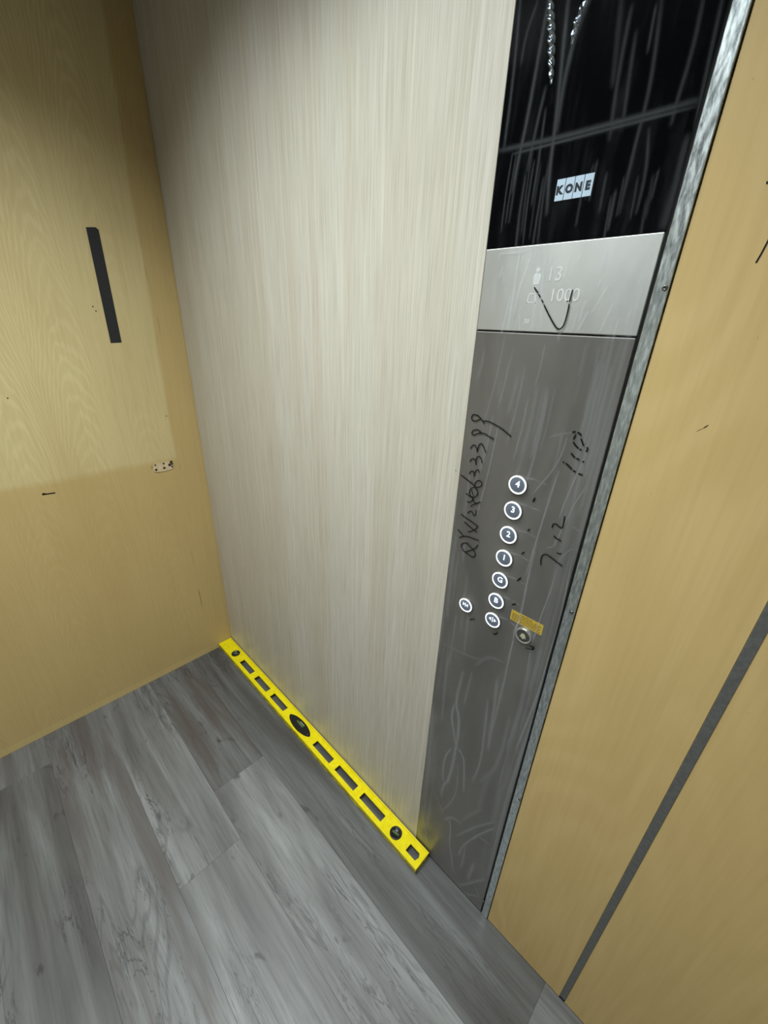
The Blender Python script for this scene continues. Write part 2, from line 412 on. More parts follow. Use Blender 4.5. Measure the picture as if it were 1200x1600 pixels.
DG = None
def text_mesh(name, s, size, x, y, z, mat, parent, bold=0.0, align='CENTER', sx=1.0, raise_=0.0003):
    """flat lettering on the wall plane, facing -y; x, z is the centre of its baseline box"""
    cu = bpy.data.curves.new(name, 'FONT'); cu.body = s; cu.size = size; cu.align_x = align; cu.align_y = 'CENTER'
    cu.extrude = raise_/2; cu.offset = bold; cu.resolution_u = 3
    tmp = bpy.data.objects.new(name, cu); COL.objects.link(tmp)
    dg = bpy.context.evaluated_depsgraph_get()
    me = bpy.data.meshes.new_from_object(tmp.evaluated_get(dg))
    bpy.data.objects.remove(tmp); bpy.data.curves.remove(cu)
    co = np.empty(len(me.vertices)*3); me.vertices.foreach_get('co', co); co = co.reshape(-1, 3)
    cx = (co[:, 0].min()+co[:, 0].max())/2 if align == 'CENTER' else 0.0
    cy = (co[:, 1].min()+co[:, 1].max())/2
    new = np.stack([x+(co[:, 0]-cx)*sx, y-co[:, 2], z+co[:, 1]-cy], 1)
    me.vertices.foreach_set('co', new.ravel()); me.update()
    me.materials.clear(); me.materials.append(mat); me.name = name
    o = bpy.data.objects.new(name, me); link(o)
    return sub(o, parent)
def sub(o, parent):                       # sub-part: keeps its world-built coordinates
    o.parent = parent
    o.matrix_parent_inverse = Matrix.Translation(-Vector(cop.location)) @ Matrix.Translation(Vector((0, 0, 0))) if parent is cop else Matrix.Identity(4)
    return o
def prism(name, pts, y0, y1, mat, parent):   # polygon in (x, z) extruded between y0 and y1
    bm = bmesh.new()
    a = [bm.verts.new((x, y0, z)) for x, z in pts]; b = [bm.verts.new((x, y1, z)) for x, z in pts]
    bm.faces.new(a); bm.faces.new(b[::-1])
    n = len(pts)
    for i in range(n): bm.faces.new((a[i], a[(i+1) % n], b[(i+1) % n], b[i]))
    bmesh.ops.recalc_face_normals(bm, faces=bm.faces)
    return sub(mesh_obj(name, bm, mat), parent)

# logo on the glass: four tiles, one letter each
lx0, lx1, lz0, lz1 = 1.2950, 1.3409, 1.6018, 1.6245
tw = (lx1-lx0-3*0.0008)/4
for i, ch in enumerate('KONE'):
    a = lx0+i*(tw+0.0008)
    tile = prism('logo_tile', [(a, lz0), (a+tw, lz0), (a+tw, lz1), (a, lz1)], -0.0010, -0.0004, M_logo, glass)
    text_mesh('logo_letter', ch, 0.0118, a+tw/2, -0.0012, lz0+0.0112, M_navy, glass, 0.0007, sx=0.95 if ch != 'K' else 1.0)

# etched figures on the information plate
def wtext(name, s, px, py, hpx_top, mat, parent, bold=0.0, sx=1.0):
    x, z = on_wall(px, py); _, zt = on_wall(px, py-hpx_top); _, zb = on_wall(px, py+hpx_top)
    return text_mesh(name, s, (zt-zb)/0.72, x, -0.0008, z, mat, parent, bold, sx=sx)
EY = -0.0008
wtext('etched_figures', '13', 869, 428, 11.5, M_etch, info_plate, 0.0, 0.95)
wtext('etched_figures', '1000', 884, 461, 10.5, M_etch, info_plate, 0.0, 0.95)
wtext('etched_figures', '30', 823, 502, 3.5, M_etch, info_plate)
px_, pz_ = on_wall(840, 432)
prism('person_icon', [(px_-.0045, pz_-.010), (px_+.0045, pz_-.010), (px_+.0055, pz_+.001), (px_+.003, pz_+.004), (px_-.003, pz_+.004), (px_-.0055, pz_+.001)], EY, EY+.0004, M_etch, info_plate)
bm = bmesh.new(); lathe_y(bm, px_, pz_+.008, [(0.0030, EY+.0004), (0.0030, EY)], 16); sub(mesh_obj('person_icon', bm, M_etch), info_plate)
px_, pz_ = on_wall(831, 466)
for pts in ([(-.007, -.006), (.007, -.006), (.0066, -.0048), (-.0066, -.0048)], [(-.007, -.006), (-.0058, -.006), (-.0038, .005), (-.005, .005)],
            [(.007, -.006), (.0058, -.006), (.0038, .005), (.005, .005)], [(-.005, .005), (.005, .005), (.0048, .0062), (-.0048, .0062)]):
    prism('weight_icon', [(px_+a, pz_+b) for a, b in pts], EY, EY+.0004, M_etch, info_plate)

# buttons
BTN = {'4': (808, 758), '3': (800.5, 798), '2': (793, 836), '1': (787, 872.5), 'G': (780.5, 907), 'B': (774, 939), '<|>': (768.5, 969), '>|<': (727, 946), 'bell': (817, 994)}
btn_pos = {}
for key, (px, py) in BTN.items():
    x, z = on_wall(px, py, -0.0055)
    x = 1.3178 if key in '4321GB<|>' and key != '>|<' and key != 'bell' else x
    btn_pos[key] = (x, z)
    lit = key != 'bell'
    R = 0.0158 if key != '>|<' else 0.0150
    bm = bmesh.new()
    if lit:
        lathe_y(bm, x, z, [(R+.0006, -0.0004), (R+.0006, -0.0030), (R, -0.0048), (R-.0034, -0.0048), (R-.0036, -0.0040)], 40)
    else:
        lathe_y(bm, x, z, [(R+.0004, -0.0004), (R+.0004, -0.0050), (R-.0010, -0.0066), (R-.0030, -0.0062), (R-.0036, -0.0040)], 40)
    b = part(mesh_obj('button', bm, M_chrome if not lit else M_steel_dark, None, True))
    b['label'] = {'<|>': 'lit door opening button', '>|<': 'lit door closing button apart from the column', 'bell': 'unlit chrome alarm button below the yellow sticker'}.get(key, 'lit round floor button marked ' + key)
    bm = bmesh.new(); lathe_y(bm, x, z, [(R-.0034, -0.0038), (R-.0034, -0.0047), (R-.0042, -0.0051), (0.004, -0.0053)], 40)
    sub(mesh_obj('cap', bm, M_cap if lit else M_cap_off, None, True), b)
    if lit:
        bm = bmesh.new(); lathe_y(bm, x, z, [(R-.0024, -0.0046), (R-.0023, -0.0056), (R-.0005, -0.0057), (R+.0002, -0.0046)], 40, False)
        sub(mesh_obj('light_ring', bm, M_ring, None, True), b)
    yk = -0.0055
    if key in '4321GB':
        text_mesh('numeral', key, 0.0150, x+0.0006, yk, z+0.0022, M_num, b, 0.00035)
    elif key == '<|>':
        s = 0.0040; zz = z+.002
        prism('symbol', [(x-.0082, zz), (x-.0030, zz+s), (x-.0030, zz-s)], yk, yk+.0004, M_num, b)
        prism('symbol', [(x+.0082, zz), (x+.0030, zz-s), (x+.0030, zz+s)], yk, yk+.0004, M_num, b)
        prism('symbol', [(x-.0008, zz-.0056), (x+.0008, zz-.0056), (x+.0008, zz+.0056), (x-.0008, zz+.0056)], yk, yk+.0004, M_num, b)
    elif key == '>|<':
        s = 0.0042; zz = z+.002
        prism('symbol', [(x-.0012, zz), (x-.0060, zz+s), (x-.0060, zz-s)], yk, yk+.0004, M_num, b)
        prism('symbol', [(x+.0012, zz), (x+.0060, zz-s), (x+.0060, zz+s)], yk, yk+.0004, M_num, b)
        prism('symbol', [(x-.0007, zz-.0050), (x+.0007, zz-.0050), (x+.0007, zz+.0050), (x-.0007, zz+.0050)], yk, yk+.0004, M_num, b)
    else:
        pts = [(-.0062, -.0040), (.0062, -.0040), (.0050, -.0022), (.0044, .0020), (.0024, .0048), (0, .0056), (-.0024, .0048), (-.0044, .0020), (-.0050, -.0022)]
        prism('bell_symbol', [(x+a, z+c) for a, c in pts], yk, yk+.0004, M_bell, b)
        bm = bmesh.new(); lathe_y(bm, x, z-.0052, [(0.0016, yk+.0004), (0.0016, yk)], 14); sub(mesh_obj('bell_symbol', bm, M_bell), b)

# yellow notice sticker with rows of tiny print
sx0, sx1, sz0, sz1 = 1.3496, 1.4116, 0.9542, 0.9767
sticker = part(box('notice_sticker', sx0, sx1, -0.0009, -0.0005, sz0, sz1, M_sticker)); sticker['label'] = 'yellow notice sticker with tiny print above the alarm button'
def word_row(z, xa, xb, h, seed):
    r = random.Random(seed); x = xa
    while x < xb-.002:
        w = r.uniform(.002, .0062); w = min(w, xb-x)
        prism('print', [(x, z), (x+w, z), (x+w, z+h), (x, z+h)], -0.0010, -0.0008, M_stickprint, sticker)
        x += w+.0011
word_row(0.9728, 1.3665, 1.3935, .0015, 1)
for i in range(5): word_row(0.9692-i*.0031, 1.3525, 1.4085 - (0.004*(i % 2)), .0012, 10+i)

# ================================================================== PROTECTIVE FILM
FX0, FX1, FZ0, FZ1 = 1.2006, 1.4352, 0.006, 2.16
NX, NZ = 236, 980
gx = np.linspace(FX0, FX1, NX); gz = np.linspace(FZ0, FZ1, NZ)
crease = np.zeros((NZ, NX))
def crease_line(pts, w=0.0014, a=1.0):
    """stamp a soft ridge along a polyline of (x, z) points"""
    global crease
    pts = np.array(pts, float); w = w*1.15
    # smooth the polyline a little (Chaikin)
    for _ in range(2):
        q = [pts[0]]
        for p0, p1 in zip(pts[:-1], pts[1:]): q += [p0*.75+p1*.25, p0*.25+p1*.75]
        q.append(pts[-1]); pts = np.array(q)
    n = len(pts)-1
    for k, (p0, p1) in enumerate(zip(pts[:-1], pts[1:])):
        fade = min(1.0, 0.35+2.6*min(k+.5, n-k-.5)/n)
        x0, x1 = min(p0[0], p1[0])-4*w, max(p0[0], p1[0])+4*w; z0, z1 = min(p0[1], p1[1])-4*w, max(p0[1], p1[1])+4*w
        i0, i1 = np.searchsorted(gx, (x0, x1)); j0, j1 = np.searchsorted(gz, (z0, z1))
        if i1 <= i0 or j1 <= j0: continue
        X, Z = np.meshgrid(gx[i0:i1], gz[j0:j1]); d = p1-p0; L = d@d+1e-12
        t = np.clip(((X-p0[0])*d[0]+(Z-p0[1])*d[1])/L, 0, 1)
        D = np.hypot(X-p0[0]-t*d[0], Z-p0[1]-t*d[1])
        crease[j0:j1, i0:i1] = np.maximum(crease[j0:j1, i0:i1], a*fade*np.exp(-(D/w)**2))
def from_crop(ox, oy, s, pts, y=-0.003): return [on_wall(ox+a/s, oy+b/s, y) for a, b in pts]
# long folds over the black glass
for pts, w, a in [([(240, -60), (130, 560), (90, 740), (60, 900)], .0022, .75), ([(215, 410), (170, 600), (130, 800)], .0018, .6), ([(330, -60), (300, 200), (265, 560), (235, 780), (220, 1000)], .0022, .8),
                  ([(430, -30), (350, 180), (300, 380), (265, 620)], .0026, .7), ([(215, 510), (185, 740), (150, 960)], .0014, .6), ([(575, -30), (545, 260), (530, 400)], .0026, .35), ([(620, 30), (560, 330), (515, 650)], .0020, .5),
                  ([(640, 150), (600, 420), (575, 600)], .0018, .45), ([(735, 20), (695, 240)], .0013, .6), ([(765, -30), (710, 400), (640, 660), (560, 1000)], .0018, .55), ([(960, -30), (910, 220), (830, 480), (805, 580)], .0018, .5),
                  ([(1050, -30), (1000, 200), (940, 480), (900, 700)], .0016, .5), ([(100, -30), (60, 400), (20, 700)], .0018, .6), ([(180, 0), (120, 170), (100, 300)], .0016, .4), ([(700, 600), (690, 800), (640, 1000)], .0014, .5),
                  ([(0, 705), (250, 650), (640, 550), (940, 465)], .0024, .75), ([(60, 722), (300, 660), (660, 570), (930, 490)], .0012, .8), ([(880, 640), (840, 800), (800, 960)], .0030, .5), ([(850, 800), (790, 990), (770, 1060)], .0045, .4)]:
    crease_line(from_crop(780, 0, 3.0, pts), w*.9, a*.45)
for k in range(9):                                      # lower glass, streaks ending near the information plate
    x = 785+k*7+random.uniform(-3, 3); y = random.uniform(230, 300)
    crease_line([on_wall(x+18, y), on_wall(x+8, y+60), on_wall(x, y+random.uniform(90, 140))], random.uniform(.0008, .0016), random.uniform(.15, .35))
for k in range(12):
    x = 900+k*11+random.uniform(-5, 5); y = random.uniform(250, 320)
    crease_line([on_wall(x+12, y), on_wall(x, y+random.uniform(40, 70))], random.uniform(.0008, .0014), random.uniform(.12, .3))
# information plate
for pts, w, a in [([(220, 60), (205, 130), (120, 690), (80, 900)], .0018, .9), ([(330, 60), (300, 230), (200, 480), (150, 740)], .0016, .9), ([(410, 30), (400, 300), (380, 600), (340, 900)], .0026, .7), ([(500, 20), (450, 380), (430, 900)], .0018, .6),
                  ([(210, 750), (205, 900)], .0013, .8), ([(890, 610), (830, 820)], .0016, .9), ([(920, 720), (820, 900)], .0014, .9), ([(1110, 80), (1060, 290)], .0022, .8), ([(1050, 380), (1030, 470)], .0013, 1), ([(1140, 430), (960, 730)], .0014, .8),
                  ([(1180, 640), (1040, 930)], .0016, .8), ([(40, 300), (50, 420)], .0012, .8), ([(0, 110), (90, 95), (200, 100), (310, 60)], .0012, 1.0)]:
    crease_line(from_crop(780, 380, 6.667, pts), w, a)
for k in range(26):
    x = random.uniform(780, 1010); y = random.uniform(385, 500); l = random.uniform(8, 40)
    crease_line([on_wall(x, y), on_wall(x-l*.25, y+l)], random.uniform(.0008, .0018), random.uniform(.25, .7))
# long folds beside the buttons
for pts, w, a in [([(285, 500), (200, 760), (100, 1080), (20, 1340), (-60, 1600)], .0011, .8), ([(570, 330), (430, 640), (340, 850), (290, 1000)], .0011, .75), ([(565, 670), (450, 850), (370, 1010), (290, 1170), (240, 1300)], .0009, .75),
                  ([(600, -200), (545, 0), (520, 110)], .0012, .5), ([(90, 160), (30, 260), (0, 330)], .0011, .5), ([(370, 150), (330, 300), (240, 480), (130, 610), (0, 760)], .0010, .6), ([(200, 150), (330, 120), (420, 110)], .0009, .5),
                  ([(480, 1340), (410, 1320), (330, 1390), (300, 1440)], .0007, .7), ([(420, 1080), (500, 1140), (520, 1200)], .0007, .6), ([(150, 1310), (230, 1300), (260, 1200)], .0007, .6)]:
    crease_line(from_crop(830, 660, 6.667, pts), w, a)
for pts, w, a in [([(630, 0), (570, 250), (540, 420), (480, 620), (420, 900)], .0016, .8), ([(760, 150), (720, 300), (650, 480), (590, 680), (560, 900)], .0010, .75), ([(860, 60), (780, 480), (690, 760), (630, 1000)], .0009, .8),
                  ([(40, 620), (200, 700), (300, 730)], .0020, .35), ([(130, 440), (110, 600)], .0014, .4), ([(250, 760), (330, 700), (420, 740)], .0030, .3), ([(80, 700), (60, 860), (40, 1100)], .0030, .4), ([(230, 800), (180, 1000)], .0030, .35)]:
    crease_line(from_crop(680, 850, 4.0, pts), w, a)
for key, (bx, bz) in btn_pos.items():                    # the film pulls off every button in a short sideways fold
    if key in ('bell', '>|<'): continue
    crease_line([(bx+.010, bz+.0165), (bx+.026, bz+.0158), (bx+.048, bz+.0130)], .0008, .55)
# steel between the information plate and the buttons
for k in range(34):
    x = random.uniform(745, 990); y = random.uniform(525, 680); l = random.uniform(40, 150)
    if x > 985-(y-525)*.3: continue
    crease_line([on_wall(x, y), on_wall(x-l*.10, y+l*.5), on_wall(x-l*.24, y+l)], random.uniform(.0009, .0026), random.uniform(.15, .5))
for k in range(16):
    x = random.uniform(690, 745); y = random.uniform(700, 1000); l = random.uniform(30, 110)
    crease_line([on_wall(x, y), on_wall(x-l*.12, y+l)], random.uniform(.0010, .0026), random.uniform(.15, .4))
# crumpled foot of the film
for pts, w, a in [([(340, 0), (290, 200), (320, 300), (300, 480), (250, 700), (215, 720), (200, 800)], .0034, .75), ([(300, 480), (345, 540), (350, 640), (345, 770)], .0026, .75), ([(270, 490), (225, 540), (210, 640), (215, 700)], .0024, .7),
                  ([(290, 200), (265, 280), (285, 400), (295, 480)], .0030, .7), ([(290, 570), (260, 680)], .0020, .5), ([(560, 50), (540, 250), (500, 500)], .0034, .55), ([(620, 0), (570, 200), (520, 400)], .0024, .55), ([(500, 180), (480, 380), (450, 600), (400, 700)], .0026, .55),
                  ([(870, 0), (800, 200), (740, 350), (680, 500)], .0022, .8), ([(850, 100), (760, 400), (680, 620), (600, 900), (500, 1300)], .0045, .65), ([(550, 1000), (450, 1040), (340, 1110), (310, 1180)], .0026, .7), ([(560, 960), (430, 990), (300, 1050)], .0026, .6),
                  ([(250, 950), (265, 1000), (250, 1100), (285, 1280)], .0022, .75), ([(210, 1040), (260, 1120), (270, 1270)], .0016, .6), ([(430, 1050), (520, 1110)], .0018, .6), ([(410, 1230), (370, 1330)], .0045, .6), ([(310, 1370), (440, 1340), (480, 1330)], .0030, .65),
                  ([(350, 1420), (430, 1440)], .0024, .6), ([(360, 1110), (330, 1250)], .0026, .6), ([(200, 900), (300, 800), (310, 600)], .0018, .5), ([(80, 880), (110, 1080)], .0016, .8), ([(130, 700), (200, 870), (215, 910)], .0016, .5), ([(150, 200), (130, 500), (100, 800)], .0045, .5),
                  ([(220, 950), (270, 930), (310, 960), (330, 980)], .0034, .6), ([(460, 880), (380, 920), (330, 960)], .0034, .35), ([(640, 300), (560, 620), (450, 700)], .0040, .4), ([(700, 250), (620, 500)], .0028, .45), ([(420, 1380), (440, 1440)], .0030, .5), ([(520, 640), (470, 760), (440, 880)], .0045, .3)]:
    crease_line(from_crop(640, 1050, 4.1, pts), w, a)
for k in range(26):
    z0 = random.uniform(0.05, 1.35); l = random.uniform(.12, .4); x0 = random.uniform(1.402, 1.4335)
    crease_line([(x0, z0), (x0+random.uniform(-.004, .004), z0+l*.5), (x0+random.uniform(-.004, .004), z0+l)], random.uniform(.0012, .004), random.uniform(.15, .42))
for k in range(14):
    z0 = random.uniform(0.03, .95); l = random.uniform(.08, .3); x0 = random.uniform(1.204, 1.235)
    crease_line([(x0, z0), (x0+random.uniform(-.006, .006), z0+l*.5), (x0+random.uniform(-.004, .004), z0+l)], random.uniform(.0016, .005), random.uniform(.15, .38))
crease = np.clip(crease, 0, 1)
X, Z = np.meshgrid(gx, gz)
low = (np.sin(X*61+np.sin(Z*5.1)*2.0)+np.sin(X*37-Z*7.3+1.0)+np.sin(Z*19+X*23))/3
H = 0.0018+0.0006*low+0.0006*crease
for key, (bx, bz) in btn_pos.items():
    d = np.hypot(X-bx, Z-bz)
    H = np.maximum(H, 0.0078-0.0062*np.clip((d-0.0172)/0.012, 0, 1)) if key == 'bell' else np.maximum(H, 0.0070-0.0054*np.clip((d-0.0168)/0.012, 0, 1))
def film_h(x, z):
    i = int(np.clip(np.searchsorted(gx, x), 2, NX-3)); j = int(np.clip(np.searchsorted(gz, z), 2, NZ-3))
    return float(H[j-1:j+2, i-1:i+2].max())
verts = np.stack([X.ravel(), -H.ravel(), Z.ravel()], 1)
idx = np.arange(NX*NZ).reshape(NZ, NX)
quads = np.stack([idx[:-1, :-1].ravel(), idx[:-1, 1:].ravel(), idx[1:, 1:].ravel(), idx[1:, :-1].ravel()], 1)
me = bpy.data.meshes.new('protective_film'); me.from_pydata(verts.tolist(), [], quads.tolist()); me.update()
at = me.attributes.new('crease', 'FLOAT', 'POINT'); at.data.foreach_set('value', crease.ravel().astype(np.float32))
me.materials.append(M_film); me.polygons.foreach_set('use_smooth', [True]*len(me.polygons))
film = link(bpy.data.objects.new('protective_film', me))
tag(film, 'wrinkled clear plastic film with black marker writing stuck over the control panel', 'plastic film')

# gathered twist of film hanging over the glass, and a smaller one beside it
def twist(pts, r, turns, name='twisted_fold'):
    P = [np.array((*on_wall(px, py, -0.006),)) for px, py in pts]
    n, k = 110, 20; vs_, fs = [], []
    for i in range(n):
        t = i/(n-1); s = t*(len(P)-1); a = min(int(s), len(P)-2); c = P[a]+(P[a+1]-P[a])*(s-a)
        rr = r*(0.25+0.75*math.sin(math.pi*min(1, max(0, t)))**0.6)
        th = t*turns*2*math.pi
        for j in range(k):
            q = 2*math.pi*j/k; rq = rr*(0.74+0.26*math.cos(2*(q-th)))
            vs_.append((c[0]+rq*math.cos(q), -0.0072+0.8*rq*math.sin(q), c[1]))
    for i in range(n-1):
        for j in range(k): fs.append((i*k+j, i*k+(j+1) % k, (i+1)*k+(j+1) % k, (i+1)*k+j))
    o = pydata_obj(name, vs_, fs, M_fold, film, True); o['label'] = 'gathered twist in the clear film'
twist([(859, -25), (862, 50), (862, 132)], 0.0056, 4.5)
twist([(925, -20), (903, 30), (893, 70)], 0.0046, 2.0)

def ribbon(name, strokes, mat, parent, y_of, to_plane, w, make):
    """flat ink strokes: each stroke a polyline in pixels, w = ink width in metres"""
    vs_, fs = [], []
    for st in strokes:
        ww = w
        if isinstance(st, tuple) and isinstance(st[0], (float, int)): ww, st = st[0], st[1]
        p = np.array([to_plane(*q) for q in st])
        if len(p) > 2:
            for _ in range(2):
                q = [p[0]]
                for a, b in zip(p[:-1], p[1:]): q += [a*.75+b*.25, a*.25+b*.75]
                q.append(p[-1]); p = np.array(q)
        else:
            p = np.array([p[0]+(p[-1]-p[0])*t for t in (0, .33, .67, 1)])
        n = len(p); base = len(vs_)
        for i in range(n):
            d = p[min(i+1, n-1)]-p[max(i-1, 0)]; d = d/(np.linalg.norm(d)+1e-9); nrm = np.array((-d[1], d[0]))
            h = ww/2*(0.55 if i in (0, n-1) else 1.0)
            for s in (1, -1):
                q = p[i]+s*h*nrm; vs_.append(make(q[0], q[1], y_of(q[0], q[1])))
        for i in range(n-1):
            a = base+2*i; fs.append((a, a+1, a+3, a+2))
    return pydata_obj(name, vs_, fs, mat, parent)
film_y = lambda x, z: -(film_h(x, z)+0.0003)
mk_back = lambda a, b, c: (a, c, b)
pl_film = lambda px, py: on_wall(px, py, -0.0025)
def crop(ox, oy, s, strokes): return [[(ox+a/s, oy+b/s) for a, b in st] for st in strokes]
def film_ink(name, strokes, w=0.0017, label=None):
    o = ribbon(name, strokes, M_ink, film, film_y, pl_film, w, mk_back)
    if label: o['label'] = label
    return o
serial = crop(700, 640, 6.4, [
    [(300, 62), (255, 45), (230, 72), (240, 110), (280, 116), (322, 95)], [(290, 52), (340, 105), (362, 142)], [(345, 115), (400, 115), (450, 140), (540, 190), (632, 272)],
    [(330, 225), (300, 240), (250, 257), (233, 237), (245, 210), (285, 200), (310, 210), (330, 228)], [(300, 238), (360, 235), (410, 270), (460, 297)],
    [(222, 392), (240, 360), (265, 352), (285, 380), (290, 425)], [(290, 425), (300, 370), (325, 335), (350, 355), (365, 395), (380, 430)],
    [(218, 522), (230, 495), (260, 490), (280, 520), (278, 552)], [(278, 552), (275, 505), (290, 475), (315, 465), (335, 495), (342, 537)],
    [(212, 642), (225, 615), (255, 620), (265, 650), (256, 668)], [(258, 666), (265, 630), (290, 600), (308, 605), (310, 632)],
    [(128, 655), (170, 685), (215, 722), (250, 745), (270, 775), (310, 780), (342, 755), (335, 720), (300, 706), (270, 730), (265, 762)],
    [(262, 775), (225, 790), (208, 830), (225, 872), (270, 877), (300, 845), (290, 800), (262, 775)], [(235, 800), (250, 860)],
    [(175, 838), (205, 858), (255, 890)], [(190, 918), (212, 932), (245, 905), (255, 885)], [(222, 968), (265, 942), (328, 925)], [(240, 890), (262, 930), (285, 948)],
    [(195, 1038), (215, 1013), (245, 1025), (252, 1060), (272, 1058), (282, 1022), (275, 1003)],
    [(125, 1045), (180, 1085), (240, 1125), (298, 1170)], [(160, 1122), (200, 1158), (245, 1195), (290, 1228)], [(198, 1225), (240, 1215), (270, 1200), (298, 1168)],
    [(90, 1195), (130, 1235), (152, 1266)], [(110, 1281), (152, 1266), (200, 1270), (250, 1290), (308, 1310)],
    [(200, 1338), (150, 1333), (123, 1360), (150, 1410), (200, 1450), (250, 1482), (272, 1460), (265, 1420), (230, 1380), (185, 1338)], [(165, 1428), (220, 1410), (280, 1385), (296, 1350)]])
film_ink('handwritten_number', serial, 0.0019, 'black marker number running up the film')
film_ink('handwritten_number', crop(830, 660, 6.667, [
    [(425, 105), (445, 98), (462, 98)], [(478, 105), (505, 115), (520, 142)], [(465, 125), (435, 180)], [(435, 205), (455, 235), (490, 272)], [(500, 278), (526, 290)], [(517, 168), (528, 200), (546, 246)], [(580, 258), (588, 285), (568, 306)],
    [(415, 320), (430, 345), (455, 368)], [(465, 374), (502, 392)], [(530, 408), (552, 413)], [(325, 412), (342, 420)], [(355, 425), (385, 450), (422, 490)], [(430, 500), (465, 521)], [(487, 532), (536, 552)]]), 0.0024, 'black marker number 110 on the film')
film_ink('handwritten_number', crop(830, 660, 6.667, [
    [(215, 1098), (225, 1060), (255, 1055), (285, 1085), (322, 1108), (335, 1060), (347, 975)], [(230, 1183), (265, 1210), (312, 1238)], [(265, 1358), (285, 1370), (316, 1368)], [(100, 1487), (97, 1430), (115, 1385), (150, 1372), (200, 1400), (260, 1450), (325, 1498)]]), 0.0020, 'black marker number 7.12 on the film')
film_ink('handwritten_check_mark', crop(800, 390, 9.23, [
    [(320, 542), (350, 590), (378, 625)], [(378, 640), (412, 690)], [(425, 720), (452, 768)], [(460, 795), (520, 920), (600, 1070), (650, 1138), (690, 1152), (740, 1110), (775, 1010), (800, 910), (826, 782)], [(828, 755), (852, 660), (876, 578)], [(790, 750), (805, 735)]]), 0.0019, 'black marker tick on the information plate film')
for st, w in (([(832.2, 784.5), (835.8, 777.5)], .0030), ([(824, 830), (828, 826.5)], .0022), ([(814.5, 866), (819.3, 862.5)], .0024), ([(807.5, 908), (814, 902.5)], .0026), ([(799.5, 945.5), (806.3, 943.3)], .0026),
              ([(734.3, 969), (737.5, 967), (742, 968.3)], .0022), ([(770, 989.5), (772.5, 992), (778, 988.5)], .0026), ([(823, 1010.5), (832.5, 1015.5), (835, 1010), (830, 1007.5)], .0034)):
    film_ink('tick_mark', [st], w)

# ================================================================== SPIRIT LEVEL
LX0, LX1, LY0, LY1, LZ = 0.0035, 1.2552, -0.0655, -0.0045, 0.0250
level = tag(empty('spirit_level', ((LX0+LX1)/2, (LY0+LY1)/2, 0.0)), 'long yellow spirit level lying flat on the floor against the oak panel', 'spirit level')
def lv(o): return rel(o, level)
WT, WB = 0.0205, 0.0165                                # web top and underside
RIM = 0.0052
wins = [(0.1765, 0.2732), (0.3058, 0.4047), (0.4360, 0.5352), (0.7340, 0.8328), (0.8630, 0.9630), (0.9930, 1.0935)]
wy0, wy1 = -0.0490, -0.0250
bm = bmesh.new()
cuts = [LX0+RIM]+[v for w in wins for v in w]+[1.2006, 1.2410, LX1-RIM]
yb = [LY0+RIM-.0005, wy0, wy1, LY1-RIM+.0005]
faces2d = []
for a, b in zip(cuts[:-1], cuts[1:]):
    hole = any(abs(a-w[0]) < 1e-6 for w in wins)
    for k in range(3):
        if k == 1 and hole: continue
        if k == 1 and abs(a-1.2006) < 1e-6: continue
        faces2d.append([(a, yb[k]), (b, yb[k]), (b, yb[k+1]), (a, yb[k+1])])
# five-sided hanging hole: the two outer corners of its cell are filled
a, b = 1.2006, 1.2410
faces2d.append([(1.2350, wy1), (b, -0.0345), (b, wy1)])
faces2d.append([(1.2372, wy0), (b, wy0), (b, -0.0345)])
vm = {}
def V(p, z):
    key = (round(p[0], 5), round(p[1], 5), z)
    if key not in vm: vm[key] = bm.verts.new((p[0], p[1], z))
    return vm[key]
edge_count = {}
for f in faces2d:
    n = len(f)
    bm.faces.new([V(p, WT) for p in f]); bm.faces.new([V(p, WB) for p in f][::-1])
    for i in range(n):
        e = (f[i], f[(i+1) % n]); ke = tuple(sorted((round(q[0], 5), round(q[1], 5)) for q in e)); edge_count.setdefault(ke, []).append(e)
for es in edge_count.values():
    if len(es) == 1:
        p, q = es[0]; bm.faces.new((V(q, WT), V(p, WT), V(p, WB), V(q, WB)))
bmesh.ops.recalc_face_normals(bm, faces=bm.faces)
lv(mesh_obj('web', bm, M_yellow))
lv(box('rail', LX0, LX1, LY1-RIM, LY1, 0.0, LZ, M_yellow, None, 0.0009, 2))
lv(box('rail', LX0, LX1, LY0, LY0+RIM, 0.0, LZ, M_yellow, None, 0.0009, 2))
lv(box('end_cap', LX0, LX0+RIM, LY0+.001, LY1-.001, 0.0, LZ-.0003, M_yellow, None, 0.0009, 2))
lv(box('end_cap', LX1-RIM, LX1, LY0+.001, LY1-.001, 0.0, LZ-.0003, M_yellow, None, 0.0009, 2))
lv(box('grip_pad', 0.0190, 0.0495, -0.0445, -0.0180, WT-.001, WT+.0014, M_yellow, None, 0.0009, 2))
